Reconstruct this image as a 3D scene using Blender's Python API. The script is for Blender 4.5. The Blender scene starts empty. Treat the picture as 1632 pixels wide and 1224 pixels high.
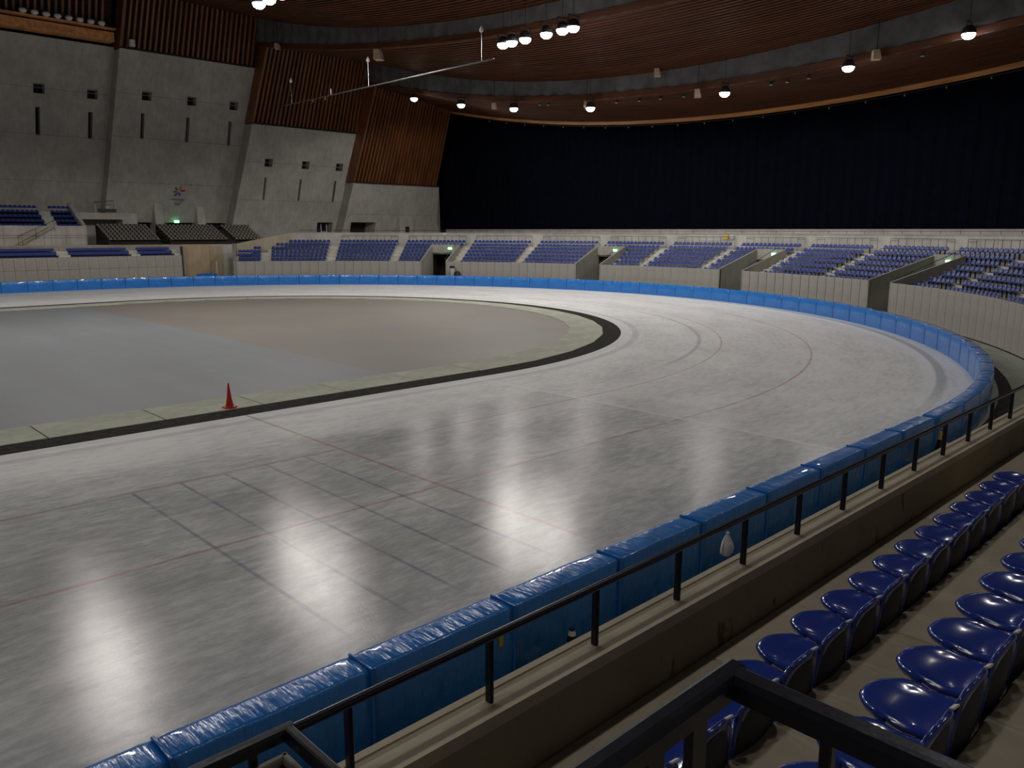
import bpy, bmesh, math, random
from mathutils import Vector, Matrix
random.seed(7)
R_ = math.radians
PI = math.pi
sc = bpy.context.scene
COL = sc.collection

# ------------------------------------------------------------------ camera (fitted to the track lines)
F_PX, YAW, PITCH, ROLL = 1265.04, 0.7677, -0.1895, 0.0022
CAM = Vector((-20.2175, -43.3861, 5.3058))
fw = Vector((math.sin(YAW) * math.cos(PITCH), math.cos(YAW) * math.cos(PITCH), math.sin(PITCH)))
rt = Vector((math.cos(YAW), -math.sin(YAW), 0))
up = rt.cross(fw)
rt2 = math.cos(ROLL) * rt + math.sin(ROLL) * up
up2 = -math.sin(ROLL) * rt + math.cos(ROLL) * up
cd = bpy.data.cameras.new('camera'); cam = bpy.data.objects.new('camera', cd); COL.objects.link(cam)
cd.sensor_width = 36.0; cd.lens = F_PX * 36.0 / 1632.0
cd.clip_start = 0.05; cd.clip_end = 600
m3 = Matrix((rt2, up2, -fw)).transposed()
cam.matrix_world = Matrix.Translation(CAM) @ m3.to_4x4()
sc.camera = cam

# ------------------------------------------------------------------ world, exposure
w = bpy.data.worlds.new('World'); sc.world = w; w.use_nodes = True
w.node_tree.nodes['Background'].inputs[0].default_value = (0.5, 0.5, 0.55, 1)
w.node_tree.nodes['Background'].inputs[1].default_value = 0.004
sc.view_settings.view_transform = 'Standard'; sc.view_settings.look = 'None'
sc.view_settings.gamma = 1.0; sc.view_settings.use_curve_mapping = False
sc.view_settings.exposure = 0.58
LAMP_W = 620.0          # every flood lamp of the hall

# ------------------------------------------------------------------ materials
class NT:
    def __init__(s, name):
        s.m = bpy.data.materials.new(name); s.m.use_nodes = True
        s.t = s.m.node_tree; s.n = s.t.nodes; s.l = s.t.links
        s.b = s.n['Principled BSDF']
        s.co = s.n.new('ShaderNodeTexCoord')
    def math(s, op, a, b=None, c=None):
        n = s.n.new('ShaderNodeMath'); n.operation = op
        for i, v in enumerate((a, b, c)):
            if v is None: continue
            if isinstance(v, (int, float)): n.inputs[i].default_value = v
            else: s.l.new(v, n.inputs[i])
        return n.outputs[0]
    def smooth(s, v, lo, hi):
        n = s.n.new('ShaderNodeMapRange'); n.interpolation_type = 'SMOOTHSTEP'
        s.l.new(v, n.inputs[0]); n.inputs[1].default_value = lo; n.inputs[2].default_value = hi
        return n.outputs[0]
    def noise(s, vec, scale, detail=4, rough=.55):
        n = s.n.new('ShaderNodeTexNoise'); n.inputs['Scale'].default_value = scale
        n.inputs['Detail'].default_value = detail; n.inputs['Roughness'].default_value = rough
        if vec is not None: s.l.new(vec, n.inputs['Vector'])
        return n.outputs['Fac']
    def mapping(s, vec, scale):
        n = s.n.new('ShaderNodeMapping'); n.inputs['Scale'].default_value = scale
        s.l.new(vec, n.inputs['Vector']); return n.outputs[0]
    def mix(s, f, a, b):
        n = s.n.new('ShaderNodeMix'); n.data_type = 'RGBA'
        for i, v in ((0, f), (6, a), (7, b)):
            if isinstance(v, (int, float)): n.inputs[i].default_value = v
            elif isinstance(v, tuple): n.inputs[i].default_value = v + (1,) if len(v) == 3 else v
            else: s.l.new(v, n.inputs[i])
        return n.outputs[2]
    def bump(s, h, strength, dist=.02):
        n = s.n.new('ShaderNodeBump'); n.inputs['Strength'].default_value = strength; n.inputs['Distance'].default_value = dist
        s.l.new(h, n.inputs['Height']); s.l.new(n.outputs[0], s.b.inputs['Normal'])
    def set(s, **k):
        for a, v in k.items():
            i = s.b.inputs[a.replace('_', ' ')]
            if isinstance(v, (int, float)): i.default_value = v
            elif isinstance(v, tuple): i.default_value = v + (1,) if len(v) == 3 else v
            else: s.l.new(v, i)
M = {}
def simple(name, col, rough=.6, var=.25, scale=3.0, metal=0., spec=.5, bump=0., stretch=(1, 1, 1), coat=0.):
    t = NT(name); v = t.mapping(t.co.outputs['Object'], stretch)
    f = t.noise(v, scale)
    f = t.smooth(f, .3, .7)
    t.set(Base_Color=t.mix(f, tuple(c * (1 - var) for c in col), tuple(min(1, c * (1 + var)) for c in col)),
          Roughness=rough, Metallic=metal)
    t.b.inputs['Specular IOR Level'].default_value = spec
    if coat: t.set(Coat_Weight=coat)
    if bump: t.bump(t.noise(v, scale * 4, 5), bump)
    M[name] = t.m; return t.m
def emit(name, col, strength):
    t = NT(name); t.set(Base_Color=col, Roughness=.4, Emission_Color=col, Emission_Strength=strength); M[name] = t.m

def conc(name, col, rough=.85, joint=None, spots=0.):
    t = NT(name); o = t.co.outputs['Object']
    a = t.smooth(t.noise(o, .35, 5, .65), .3, .7)
    b = t.smooth(t.noise(t.mapping(o, (3, 3, .5)), .9, 4), .3, .75)
    d = t.noise(o, 9, 4)
    f = t.math('ADD', t.math('MULTIPLY', a, .5), t.math('ADD', t.math('MULTIPLY', b, .3), t.math('MULTIPLY', d, .3)))
    c = t.mix(f, tuple(x * .70 for x in col), tuple(x * 1.22 for x in col))
    if spots:
        sp = t.smooth(t.noise(t.mapping(o, (2.2, 2.2, 1.1)), 2.0, 3), .62, .69)
        c = t.mix(t.math('MULTIPLY', sp, spots), c, tuple(x * .25 for x in col))
    t.set(Base_Color=c, Roughness=rough); t.bump(d, .15, .01); M[name] = t.m
conc('concrete', (.52, .505, .465)); conc('concrete_tan', (.43, .375, .285)); conc('concrete_stained_shaded', (.27, .225, .155), spots=.8)  # parapet mix: real stains, base tone darkened for its shadowed back
conc('panel', (.40, .375, .335)); conc('panel_side', (.30, .29, .25)); conc('floor_outer', (.36, .37, .31)); conc('kerb', (.42, .43, .35))
conc('plywood', (.46, .36, .24)); conc('step', (.62, .59, .50)); conc('white_wall', (.56, .53, .49))
simple('gutter', (.040, .038, .034), .95, .35, 5, spec=.05)
simple('wood', (.125, .041, .016), .55, .3, 2.0, stretch=(1, .06, 1), bump=.1)
simple('wood_slat', (.22, .080, .028), .5, .3, 2.0, stretch=(1, .3, .06))
simple('wood_edge_lit', (.78, .37, .14), .45, .25, 2.0, stretch=(1, .1, 1))  # timber colour brightened so the roof edge looks lit
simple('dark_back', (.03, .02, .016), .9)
simple('riser_cloth', (.16, .16, .16), .9, .2, .8)
simple('curtain', (.0016, .0026, .008), .95, .3, 1, spec=.1)
simple('navy_metal', (.007, .008, .018), .3, .3, 12, metal=.2, bump=.05)
simple('bare_metal', (.30, .29, .28), .3, .4, 10, metal=.8)
simple('dark_metal', (.035, .035, .04), .5, .2)
simple('seat_blue', (.014, .042, .27), .15, .12, 2, coat=.5)
simple('seat_under', (.012, .014, .03), .6, .1)
simple('seat_grey', (.19, .175, .15), .45, .15)
simple('seat_far', (.018, .042, .235), .35, .12, 2)
simple('label_white', (.62, .60, .56), .6, .1)
simple('cone_red', (.66, .035, .012), .45, .1); simple('black', (.010, .010, .011), .6, .1); simple('yellow', (.62, .40, .02), .5, .15)
simple('bag_white', (.75, .74, .72), .45, .12, 20, bump=.3)
simple('wood_block', (.55, .36, .2), .7); simple('tan_box', (.60, .43, .30), .7, .1); simple('lamp_white', (.80, .84, .84), .4, .05)
simple('glass_dark', (.008, .010, .022), .12, .1, spec=.6); simple('white_paint', (.72, .72, .76), .4, .05); simple('brass', (.75, .55, .3), .35, .1, metal=.6)
simple('petal_red', (.55, .03, .02), .6, .05); simple('petal_orange', (.70, .20, .03), .6, .05); simple('petal_green', (.03, .25, .08), .6, .05)
simple('petal_blue', (.03, .13, .45), .6, .05); simple('petal_purple', (.12, .06, .28), .6, .05); simple('ink', (.06, .06, .065), .7, .05); simple('ring_ink', (.12, .08, .07), .7, .05)
simple('sign_yellow', (.75, .50, .08), .6, .05)
emit('lamp_glow', (1., .985, .95), 12.0); emit('exit_white', (.85, 1., .88), 9.0); emit('exit_green', (.05, .75, .25), 2.2)

# vinyl of the crash mats: long soft creases
t = NT('vinyl'); o = t.co.outputs['Object']
a = t.smooth(t.noise(o, .8, 3), .3, .7); cr = t.noise(t.mapping(o, (7, .9, 1.0)), 1.3, 3, .5)
ct = t.noise(t.mapping(o, (1.5, 1, 1)), 5, 4)
sc_ = t.smooth(t.noise(t.mapping(o, (10, 2, 2)), 1.8, 6, .7), .69, .76)
t.set(Base_Color=t.mix(t.math('MULTIPLY', sc_, .25), t.mix(a, (.016, .17, .56), (.028, .225, .70)), (.22, .38, .62)), Roughness=.24, Coat_Weight=.35)
t.bump(t.math('ADD', t.math('MULTIPLY', cr, 1.0), t.math('MULTIPLY', ct, .14)), .9, .06); M['vinyl'] = t.m
# infield boards
t = NT('infield'); o = t.co.outputs['Object']; sx = t.n.new('ShaderNodeSeparateXYZ'); t.l.new(o, sx.inputs[0])
f = t.smooth(sx.outputs[0], -3.06, -2.96)
br = t.noise(t.mapping(o, (.55, .06, 1)), 1.0, 2)
pl = t.smooth(t.noise(t.mapping(o, (.12, .12, 1)), 1.0, 4), .3, .7)
c = t.mix(f, t.mix(pl, (.205, .222, .237), (.235, .250, .262)), t.mix(pl, (.215, .190, .168), (.250, .222, .196)))
c = t.mix(t.math('MULTIPLY', t.smooth(br, .35, .65), .35), c, (.19, .19, .19))
jn = t.math('MODULO', t.math('ADD', sx.outputs[0], 303.0), 2.4); jm = t.math('LESS_THAN', jn, .025)
c = t.mix(t.math('MULTIPLY', jm, .3), c, (.14, .14, .14))
t.set(Base_Color=c, Roughness=.55); t.bump(t.noise(o, 20, 3), .05); M['infield'] = t.m
# ice, with the painted lane, finish and distance lines frozen into it
RIN, RL1, RL2 = 21.62, 26.69, 30.69
t = NT('ice'); o = t.co.outputs['Object']; sx = t.n.new('ShaderNodeSeparateXYZ'); t.l.new(o, sx.inputs[0])
X, Y = sx.outputs[0], sx.outputs[1]
xp = t.math('MAXIMUM', X, 0.0); ay = t.math('ABSOLUTE', Y)
r = t.math('SQRT', t.math('ADD', t.math('MULTIPLY', xp, xp), t.math('MULTIPLY', Y, Y)))
s_ = t.math('ADD', t.math('MINIMUM', X, 0.0), t.math('MULTIPLY', t.math('ARCTAN2', xp, t.math('MAXIMUM', ay, .01)), 30.0))
cb = t.n.new('ShaderNodeCombineXYZ'); t.l.new(s_, cb.inputs[0]); t.l.new(r, cb.inputs[1]); t.l.new(t.math('SIGN', Y), cb.inputs[2])
P = cb.outputs[0]
big = t.smooth(t.noise(t.mapping(P, (.25, .5, 1)), 1.0, 6, .7), .32, .68)
mid = t.smooth(t.noise(t.mapping(P, (1.8, 5.0, 1)), 1.0, 6, .72), .3, .7)
scr = t.noise(t.mapping(P, (2.0, 22, 1)), 1.0, 6, .78)
fine = t.noise(t.mapping(P, (9, 30, 1)), 1.0, 3, .7)
frost_light = t.math('MAXIMUM', t.math('ADD', t.math('MULTIPLY', t.smooth(X, -14, 9), .82), t.math('MULTIPLY', t.smooth(X, -1.2, -1.1), .18)), t.math('SUBTRACT', 1.0, t.smooth(r, 23.0, 27.5)))  # whiter bend and inner lane: frost, plus stronger light painted into the colour
frost_light = t.math('MAXIMUM', frost_light, t.smooth(Y, 5, 20))
f = t.math('ADD', t.math('MULTIPLY', big, .26), t.math('ADD', t.math('MULTIPLY', mid, .28), t.math('ADD', t.math('MULTIPLY', scr, .30), t.math('ADD', t.math('MULTIPLY', fine, .16), t.math('MULTIPLY', frost_light, .34)))))
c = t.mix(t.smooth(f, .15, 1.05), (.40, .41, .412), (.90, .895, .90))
fl_ = t.smooth(t.noise(t.mapping(P, (16, 26, 1)), 1.0, 2, .6), .68, .76)  # white flecks: sparkle of the ice painted into its colour
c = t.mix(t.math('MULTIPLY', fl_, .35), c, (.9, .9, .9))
sw = t.n.new('ShaderNodeVectorRotate'); sw.rotation_type = 'Z_AXIS'; sw.inputs['Angle'].default_value = .22; t.l.new(P, sw.inputs['Vector'])
sk_ = t.smooth(t.noise(t.mapping(sw.outputs[0], (1.1, 34, 1)), 1.0, 3, .6), .60, .70)
c = t.mix(t.math('MULTIPLY', sk_, .40), c, (.82, .82, .82))
snow_in = t.math('SUBTRACT', 1.0, t.smooth(r, 21.8, 22.2))
groove_in = t.math('MULTIPLY', t.smooth(r, 22.15, 22.3), t.math('SUBTRACT', 1.0, t.smooth(r, 22.45, 22.7)))
c = t.mix(t.math('MULTIPLY', snow_in, .6), c, (.74, .74, .75)); c = t.mix(t.math('MULTIPLY', groove_in, .35), c, (.36, .39, .40))
cv = t.smooth(X, 2, 12)
rid = t.math('MULTIPLY', t.math('MULTIPLY', t.smooth(r, 34.75, 34.95), t.math('SUBTRACT', 1.0, t.smooth(r, 35.22, 35.34))), cv)
grv = t.math('MULTIPLY', t.math('MULTIPLY', t.smooth(r, 35.26, 35.36), t.math('SUBTRACT', 1.0, t.smooth(r, 35.55, 35.75))), cv)
c = t.mix(t.math('MULTIPLY', rid, .7), c, (.88, .88, .90)); c = t.mix(t.math('MULTIPLY', grv, .6), c, (.33, .35, .37)); c = t.mix(t.math('MULTIPLY', t.smooth(r, 35.6, 35.85), .5), c, (.72, .72, .73))
# groove pair left by the resurfacer beside the inner lane line, on the bend
gq = t.math('MULTIPLY', t.math('MULTIPLY', t.smooth(r, 25.5, 25.58), t.math('SUBTRACT', 1.0, t.smooth(r, 25.68, 25.78))), t.smooth(X, 4, 9))
c = t.mix(t.math('MULTIPLY', gq, .45), c, (.34, .37, .38))
def stripe(v, pos, hw):
    d = t.math('ABSOLUTE', t.math('SUBTRACT', v, pos))
    return t.math('SUBTRACT', 1.0, t.smooth(d, hw * .55, hw * 1.35))
wear = t.math('ADD', .35, t.math('MULTIPLY', t.smooth(t.noise(t.mapping(P, (1.2, 1.2, 1)), 1.0, 5, .7), .3, .7), .65))
red = t.math('MAXIMUM', stripe(r, RL1, .038), stripe(r, RL2, .046))
nearside = t.math('LESS_THAN', Y, 0.0)
rx = t.math('MULTIPLY', stripe(X, -10.06, .05), t.math('MULTIPLY', nearside, t.math('SUBTRACT', 1.0, t.smooth(r, 34.5, 34.9))))
red = t.math('MAXIMUM', red, rx)
c = t.mix(t.math('MULTIPLY', t.math('MULTIPLY', red, wear), .60), c, (.42, .10, .10))
blue = None
for k in range(5):
    q = stripe(X, -11.05 - .985 * k, .036); blue = q if blue is None else t.math('MAXIMUM', blue, q)
blue = t.math('MULTIPLY', blue, t.math('MULTIPLY', nearside, t.math('MULTIPLY', t.smooth(r, RL1, RL1 + .1), t.math('SUBTRACT', 1.0, t.smooth(r, 34.2, 35.2)))))
c = t.mix(t.math('MULTIPLY', t.math('MULTIPLY', blue, wear), .58), c, (.13, .13, .27))
jt = t.math('MULTIPLY', stripe(X, -1.15, .07), nearside); c = t.mix(t.math('MULTIPLY', jt, .75), c, (.92, .90, .88))
t.set(Base_Color=c, Roughness=t.math('ADD', .10, t.math('MULTIPLY', frost_light, .30)), IOR=1.31, Specular_IOR_Level=t.math('SUBTRACT', .15, t.math('MULTIPLY', frost_light, .12)))
t.bump(t.math('ADD', t.math('MULTIPLY', scr, .8), t.math('ADD', t.math('MULTIPLY', fine, 1.0), t.math('MULTIPLY', mid, .4))), .28, .005); M['ice'] = t.m

# ------------------------------------------------------------------ mesh helpers
class MB:
    def __init__(s): s.v = []; s.f = []
    def add(s, vs, fs):
        n = len(s.v); s.v += [tuple(v) for v in vs]; s.f += [tuple(i + n for i in f) for f in fs]; return s
    def box(s, x0, x1, y0, y1, z0, z1):
        return s.add([(x0, y0, z0), (x1, y0, z0), (x1, y1, z0), (x0, y1, z0), (x0, y0, z1), (x1, y0, z1), (x1, y1, z1), (x0, y1, z1)],
                     [(3, 2, 1, 0), (4, 5, 6, 7), (0, 1, 5, 4), (1, 2, 6, 5), (2, 3, 7, 6), (3, 0, 4, 7)])
    def hexa(s, b, tt):                 # four bottom and four top corners
        return s.add(list(b) + list(tt), [(3, 2, 1, 0), (4, 5, 6, 7), (0, 1, 5, 4), (1, 2, 6, 5), (2, 3, 7, 6), (3, 0, 4, 7)])
    def cbox(s, x0, x1, y0, y1, z0, z1, c=.02):   # box with all edges chamfered
        vs = []
        for zz, ins in ((z0, c), (z0 + c, 0), (z1 - c, 0), (z1, c)):
            a, b, d, e = x0 + ins, x1 - ins, y0 + ins, y1 - ins; k = c
            vs += [(a + k, d, zz), (b - k, d, zz), (b, d + k, zz), (b, e - k, zz), (b - k, e, zz), (a + k, e, zz), (a, e - k, zz), (a, d + k, zz)]
        fs = [tuple(range(7, -1, -1)), tuple(range(24, 32))]
        for l in range(3):
            for i in range(8): j = (i + 1) % 8; fs.append((l * 8 + i, l * 8 + j, l * 8 + 8 + j, l * 8 + 8 + i))
        return s.add(vs, fs)
    def tube(s, pts, rad, n=8, caps=True):
        pts = [Vector(p) for p in pts]; rings = []
        for i, p in enumerate(pts):
            d = (pts[min(i + 1, len(pts) - 1)] - pts[max(i - 1, 0)]).normalized()
            a = d.orthogonal().normalized() if abs(d.z) > .99 else d.cross(Vector((0, 0, 1))).normalized(); b = d.cross(a)
            rr = rad[i] if isinstance(rad, (list, tuple)) else rad
            rings.append([p + rr * (math.cos(2 * PI * k / n) * a + math.sin(2 * PI * k / n) * b) for k in range(n)])
        vs = [v for g in rings for v in g]; fs = []
        for i in range(len(pts) - 1):
            for k in range(n): j = (k + 1) % n; fs.append((i * n + k, i * n + j, i * n + n + j, i * n + n + k))
        if caps: fs += [tuple(range(n - 1, -1, -1)), tuple(range((len(pts) - 1) * n, len(pts) * n))]
        return s.add(vs, fs)
    def lathe(s, prof, n=20, c=(0, 0, 0)):
        vs = [(c[0] + r * math.cos(2 * PI * k / n), c[1] + r * math.sin(2 * PI * k / n), c[2] + z) for r, z in prof for k in range(n)]
        fs = []
        for i in range(len(prof) - 1):
            for k in range(n): j = (k + 1) % n; fs.append((i * n + k, i * n + j, i * n + n + j, i * n + n + k))
        fs += [tuple(range(n - 1, -1, -1)), tuple(range((len(prof) - 1) * n, len(prof) * n))]
        return s.add(vs, fs)
    def prism(s, poly, d0, d1, axis='x'):          # polygon of (a,b) pairs extruded between d0 and d1
        def P(a, b, d): return (d, a, b) if axis == 'x' else ((a, d, b) if axis == 'y' else (a, b, d))
        n = len(poly); vs = [P(a, b, d0) for a, b in poly] + [P(a, b, d1) for a, b in poly]
        fs = [tuple(range(n - 1, -1, -1)), tuple(range(n, 2 * n))] + [(i, (i + 1) % n, n + (i + 1) % n, n + i) for i in range(n)]
        return s.add(vs, fs)
    def arc(s, r0, r1, a0, a1, z0, z1, n=None):      # ring sector, angles in degrees
        n = n or max(1, int(abs(a1 - a0) / 1.5 + .5)); vs = []
        for i in range(n + 1):
            a = R_(a0 + (a1 - a0) * i / n); c, q = math.cos(a), math.sin(a)
            vs += [(r0 * c, r0 * q, z0), (r1 * c, r1 * q, z0), (r1 * c, r1 * q, z1), (r0 * c, r0 * q, z1)]
        fs = [(0, 1, 2, 3), (n * 4 + 3, n * 4 + 2, n * 4 + 1, n * 4)]
        for i in range(n):
            for k in range(4): j = (k + 1) % 4; fs.append((i * 4 + j, i * 4 + k, i * 4 + 4 + k, i * 4 + 4 + j))
        return s.add(vs, fs)
    def mesh(s, name, mat, smooth=False):
        me = bpy.data.meshes.new(name); me.from_pydata(s.v, [], s.f)
        b = bmesh.new(); b.from_mesh(me); bmesh.ops.recalc_face_normals(b, faces=b.faces); b.to_mesh(me); b.free()
        if smooth: me.shade_smooth()
        if smooth == 'auto': me.set_sharp_from_angle(angle=R_(40))
        me.materials.append(M[mat]); return me
    def obj(s, name, mat, parent=None, smooth=False, loc=(0, 0, 0), rz=0.):
        return inst(name, s.mesh(name, mat, smooth), parent, loc, rz)
def inst(name, me, parent=None, loc=(0, 0, 0), rz=0., rot=None):
    o = bpy.data.objects.new(name, me); COL.objects.link(o); o.location = loc
    o.rotation_euler = rot if rot else (0, 0, rz); o.parent = parent; return o
def tag(o, label, cat, group=None):
    o['label'] = label; o['category'] = cat
    if group: o['group'] = group
    return o
def struct(o, label=None):
    o['kind'] = 'structure'
    if label: o['label'] = label
    return o
def thing(name, label, cat, loc=(0, 0, 0), rz=0., group=None):
    return tag(inst(name, None, None, loc, rz), label, cat, group)
def stuff(o): o['kind'] = 'stuff'; return o
def pol(r, a): return (r * math.cos(R_(a)), r * math.sin(R_(a)))
ONES = ['', 'first', 'second', 'third', 'fourth', 'fifth', 'sixth', 'seventh', 'eighth', 'ninth', 'tenth', 'eleventh', 'twelfth', 'thirteenth', 'fourteenth', 'fifteenth', 'sixteenth', 'seventeenth', 'eighteenth', 'nineteenth']
TENS = ['', '', 'twent', 'thirt', 'fort', 'fift', 'sixt', 'sevent', 'eight', 'ninet']
def nth(n):
    if n < 20: return ONES[n]
    return TENS[n // 10] + ('ieth' if n % 10 == 0 else 'y-' + ONES[n % 10])

# ------------------------------------------------------------------ track: ice, gutter, kerb, infield, outer floor
XL = -62.0
def path(r, na=90, nx=1):
    pts = [(XL + (0 - XL) * i / nx, -r) for i in range(nx)] + [pol(r, -90 + 180 * i / na) for i in range(na + 1)]
    return pts + [(XL * (i + 1) / nx, r) for i in range(nx)]
def ring(name, r0, r1, z, mat, na=90):
    a, b = path(r0, na), path(r1, na); n = len(a); m = MB()
    m.add([(x, y, z) for x, y in a] + [(x, y, z) for x, y in b], [(i, n + i, n + i + 1, i + 1) for i in range(n - 1)])
    return struct(m.obj(name, mat))
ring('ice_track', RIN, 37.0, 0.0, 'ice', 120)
ring('trim_1', 20.6, RIN, -0.004, 'gutter', 120)['label'] = 'dark drainage strip along the inner edge of the ice'
ring('floor_walkway', 37.0, 41.0, -0.006, 'floor_outer')
g = MB(); n = 0
a, b = path(37.22, 120), path(37.62, 120)
g.add([(x, y, .012) for x, y in a] + [(x, y, .012) for x, y in b], [(i, len(a) + i, len(a) + i + 1, i + 1) for i in range(len(a) - 1)])
struct(g.obj('trim_2', 'gutter'), 'dark channel cover in the walkway behind the mats')
m = MB(); p_ = path(18.9, 60); m.add([(x, y, -.01) for x, y in p_], [tuple(range(len(p_)))]); fl = struct(m.obj('floor', 'infield'))
# kerb of straight concrete pieces round the infield
kb = MB().cbox(-1.485, 1.485, -.93, .93, -.05, .014, .008).mesh('kerb_piece', 'kerb')
kerb = MB(); a, b = path(18.8, 60), path(20.62, 60)
kerb.add([(x, y, .002) for x, y in a] + [(x, y, .002) for x, y in b], [(i, len(a) + i, len(a) + i + 1, i + 1) for i in range(len(a) - 1)])
kerb = struct(kerb.obj('kerb', 'gutter'), 'pale concrete kerb between infield and drainage strip')
for sgn in (-1, 1):
    for i in range(20): inst('kerb_piece', kb, kerb, (-1.5 - 3.0 * i, sgn * 19.7, 0))
NK = 20
for i in range(NK):
    an = -90 + 180 * (i + .5) / NK; d = pol(19.7, an)
    L = 2 * 20.63 * math.tan(R_(90 / NK)) / 2 - .012; L0 = 2 * 18.77 * math.tan(R_(90 / NK)) / 2 - .012
    if i == 0:
        q = MB().hexa([(-L0, .93, -.05), (L0, .93, -.05), (L, -.93, -.05), (-L, -.93, -.05)], [(-L0, .93, .014), (L0, .93, .014), (L, -.93, .014), (-L, -.93, .014)]).mesh('kerb_piece', 'kerb')
    inst('kerb_piece', q, kerb, (d[0], d[1], 0), R_(an + 90))

# ------------------------------------------------------------------ crash mats, two metres each
def rpad(an):                       # inner face of the mats: 36.75 on the near straight, 36.05 on the bend
    k = min(1, max(0, (an + 90) / 45)); return 36.75 - .65 * k * k * (3 - 2 * k)
TH, HT = .40, .97
def mat_mesh(seed, w=2.0, sq=0.):
    rnd = random.Random(seed); nx, prof = 16, [(0, 0), (-.01, .12), (-.015, .55), (-.006, HT - .03), (.010, HT - .004), (.06, HT), (.20, HT + .006), (.34, HT), (TH - .012, HT - .005), (TH + .004, HT - .03), (TH + .01, .5), (TH, 0)]
    ph = [rnd.uniform(0, 6) for _ in range(6)]
    vs = []
    for i in range(nx + 1):
        u = i / nx; x = (u - .5) * (w - .012); e = min(u, 1 - u)
        puff = min(1, e / .06)
        for j, (y, z) in enumerate(prof):
            wob = .0035 * math.sin(9 * u + ph[0] + j) + .003 * math.sin(21 * u + ph[1] + 2 * j) + .002 * math.sin(47 * u + ph[2])
            cy, cz = TH / 2, .5
            sh = (1 - puff) * .022
            yy = y + (cy - y) * sh * 2 + (wob if 0 < j < 11 else 0) * (1 if j > 8 or j < 4 else .3)
            zz = z - (sh * .5 if j in (4, 5, 6, 7, 8) else 0) + (wob * .8 if 3 < j < 9 else 0)
            vs.append((x, -yy, zz))
    k = len(prof); fs = [tuple(range(k)), tuple(range((nx + 1) * k - 1, nx * k - 1, -1))]
    for i in range(nx):
        for j in range(k - 1): fs.append((i * k + j, i * k + j + 1, i * k + k + j + 1, i * k + k + j))
    m = MB(); m.v = vs; m.f = fs; return m.mesh('crash_mat', 'vinyl', True)
mats = [mat_mesh(i) for i in range(6)]
seam = MB().cbox(-.016, .016, -TH - .012, .016, .02, HT + .012, .005).mesh('seam_flap', 'vinyl')
# local frame of a mat: x along the row, inner face at y = 0, body towards -y (outwards)
spots = []
xs = -1.1
for i in range(14): spots.append((-1.15 - 2.0 * i, -36.75, 0, 'near', i))
na, an = 0, -90.0
while an < 89:
    st = math.degrees(2.0 / rpad(an)); am = an + st / 2; rr = rpad(am); d = pol(rr, am)
    slope = (rpad(am + 1) - rpad(am - 1)) / R_(2) / rr
    spots.append((d[0], d[1], R_(am + 90) - math.atan(slope), 'bend', na)); na += 1; an += st
ov = R_(an - 90) * 36.1
for i in range(9): spots.append((-1.0 - ov - 2.0 * i, 36.05, PI, 'far', i))
for i, (x, y, rz, sec, k) in enumerate(spots):
    if sec == 'near': lb = f'glossy blue crash mat beside the near railing, {nth(k + 1)} before the bend begins'
    elif sec == 'bend': lb = f'blue vinyl crash mat on the bend, {nth(k + 1)} along from the near straight'
    else: lb = f'blue crash mat on the far straight below the benches, {nth(k + 1)} after the bend'
    o = tag(inst('crash_mat', mats[i % 6], None, (x, y, 0), rz), lb, 'crash mat', 'blue crash mats round the ice')
    if sec == 'near' and k < 12:
        inst('seam_flap', seam, o, (-1.0, 0, 0))
        if k == 7: MB().box(.74, .80, -TH - .018, -TH - .013, .55, .80).obj('yellow_tag', 'yellow', o)
sp = MB().cbox(-1, 1, -.2, .2, 0, .95, .05).obj('crash_mat', 'vinyl', None, 'auto', (14.9, 38.9, 0), R_(-6))
tag(sp, 'spare blue crash mat angled behind the row at the stand gateway', 'crash mat')

# ------------------------------------------------------------------ near stand
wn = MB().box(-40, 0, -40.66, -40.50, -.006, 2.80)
wn = struct(wn.obj('wall_near', 'concrete_stained_shaded'), 'low stained concrete parapet wall of the near stand')
cp = MB()
cp.box(-40, 0, -40.69, -40.55, 2.80, 2.875).box(-40, 0, -40.55, -40.50, 2.80, 2.862).box(-40, 0, -40.50, -40.455, 2.80, 2.875)
cp.obj('coping', 'concrete_tan', wn)
TR = [(-40.66, 2.40), (-41.61, 2.75), (-42.52, 3.10), (-43.42, 3.45), (-44.3, 3.80), (-45.2, 4.15), (-46.1, 4.50)]
ns = struct(MB().box(-40, 0, -47.0, -40.67, 0, 2.0).obj('stand_near', 'concrete_tan'), 'stepped concrete terrace of the near stand')
for k, (y0, z) in enumerate(TR):
    y1 = TR[k + 1][0] if k + 1 < len(TR) else -47.0
    seg = MB().cbox(-1.995, 1.995, y1 - .30, y0, z - .42, z, .012).mesh('tread', 'concrete_tan')
    for i in range(10):
        inst('tread', seg, ns, (-2.0 - 4.0 * i + (.9 if k else 0.3), 0, 0))

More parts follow.
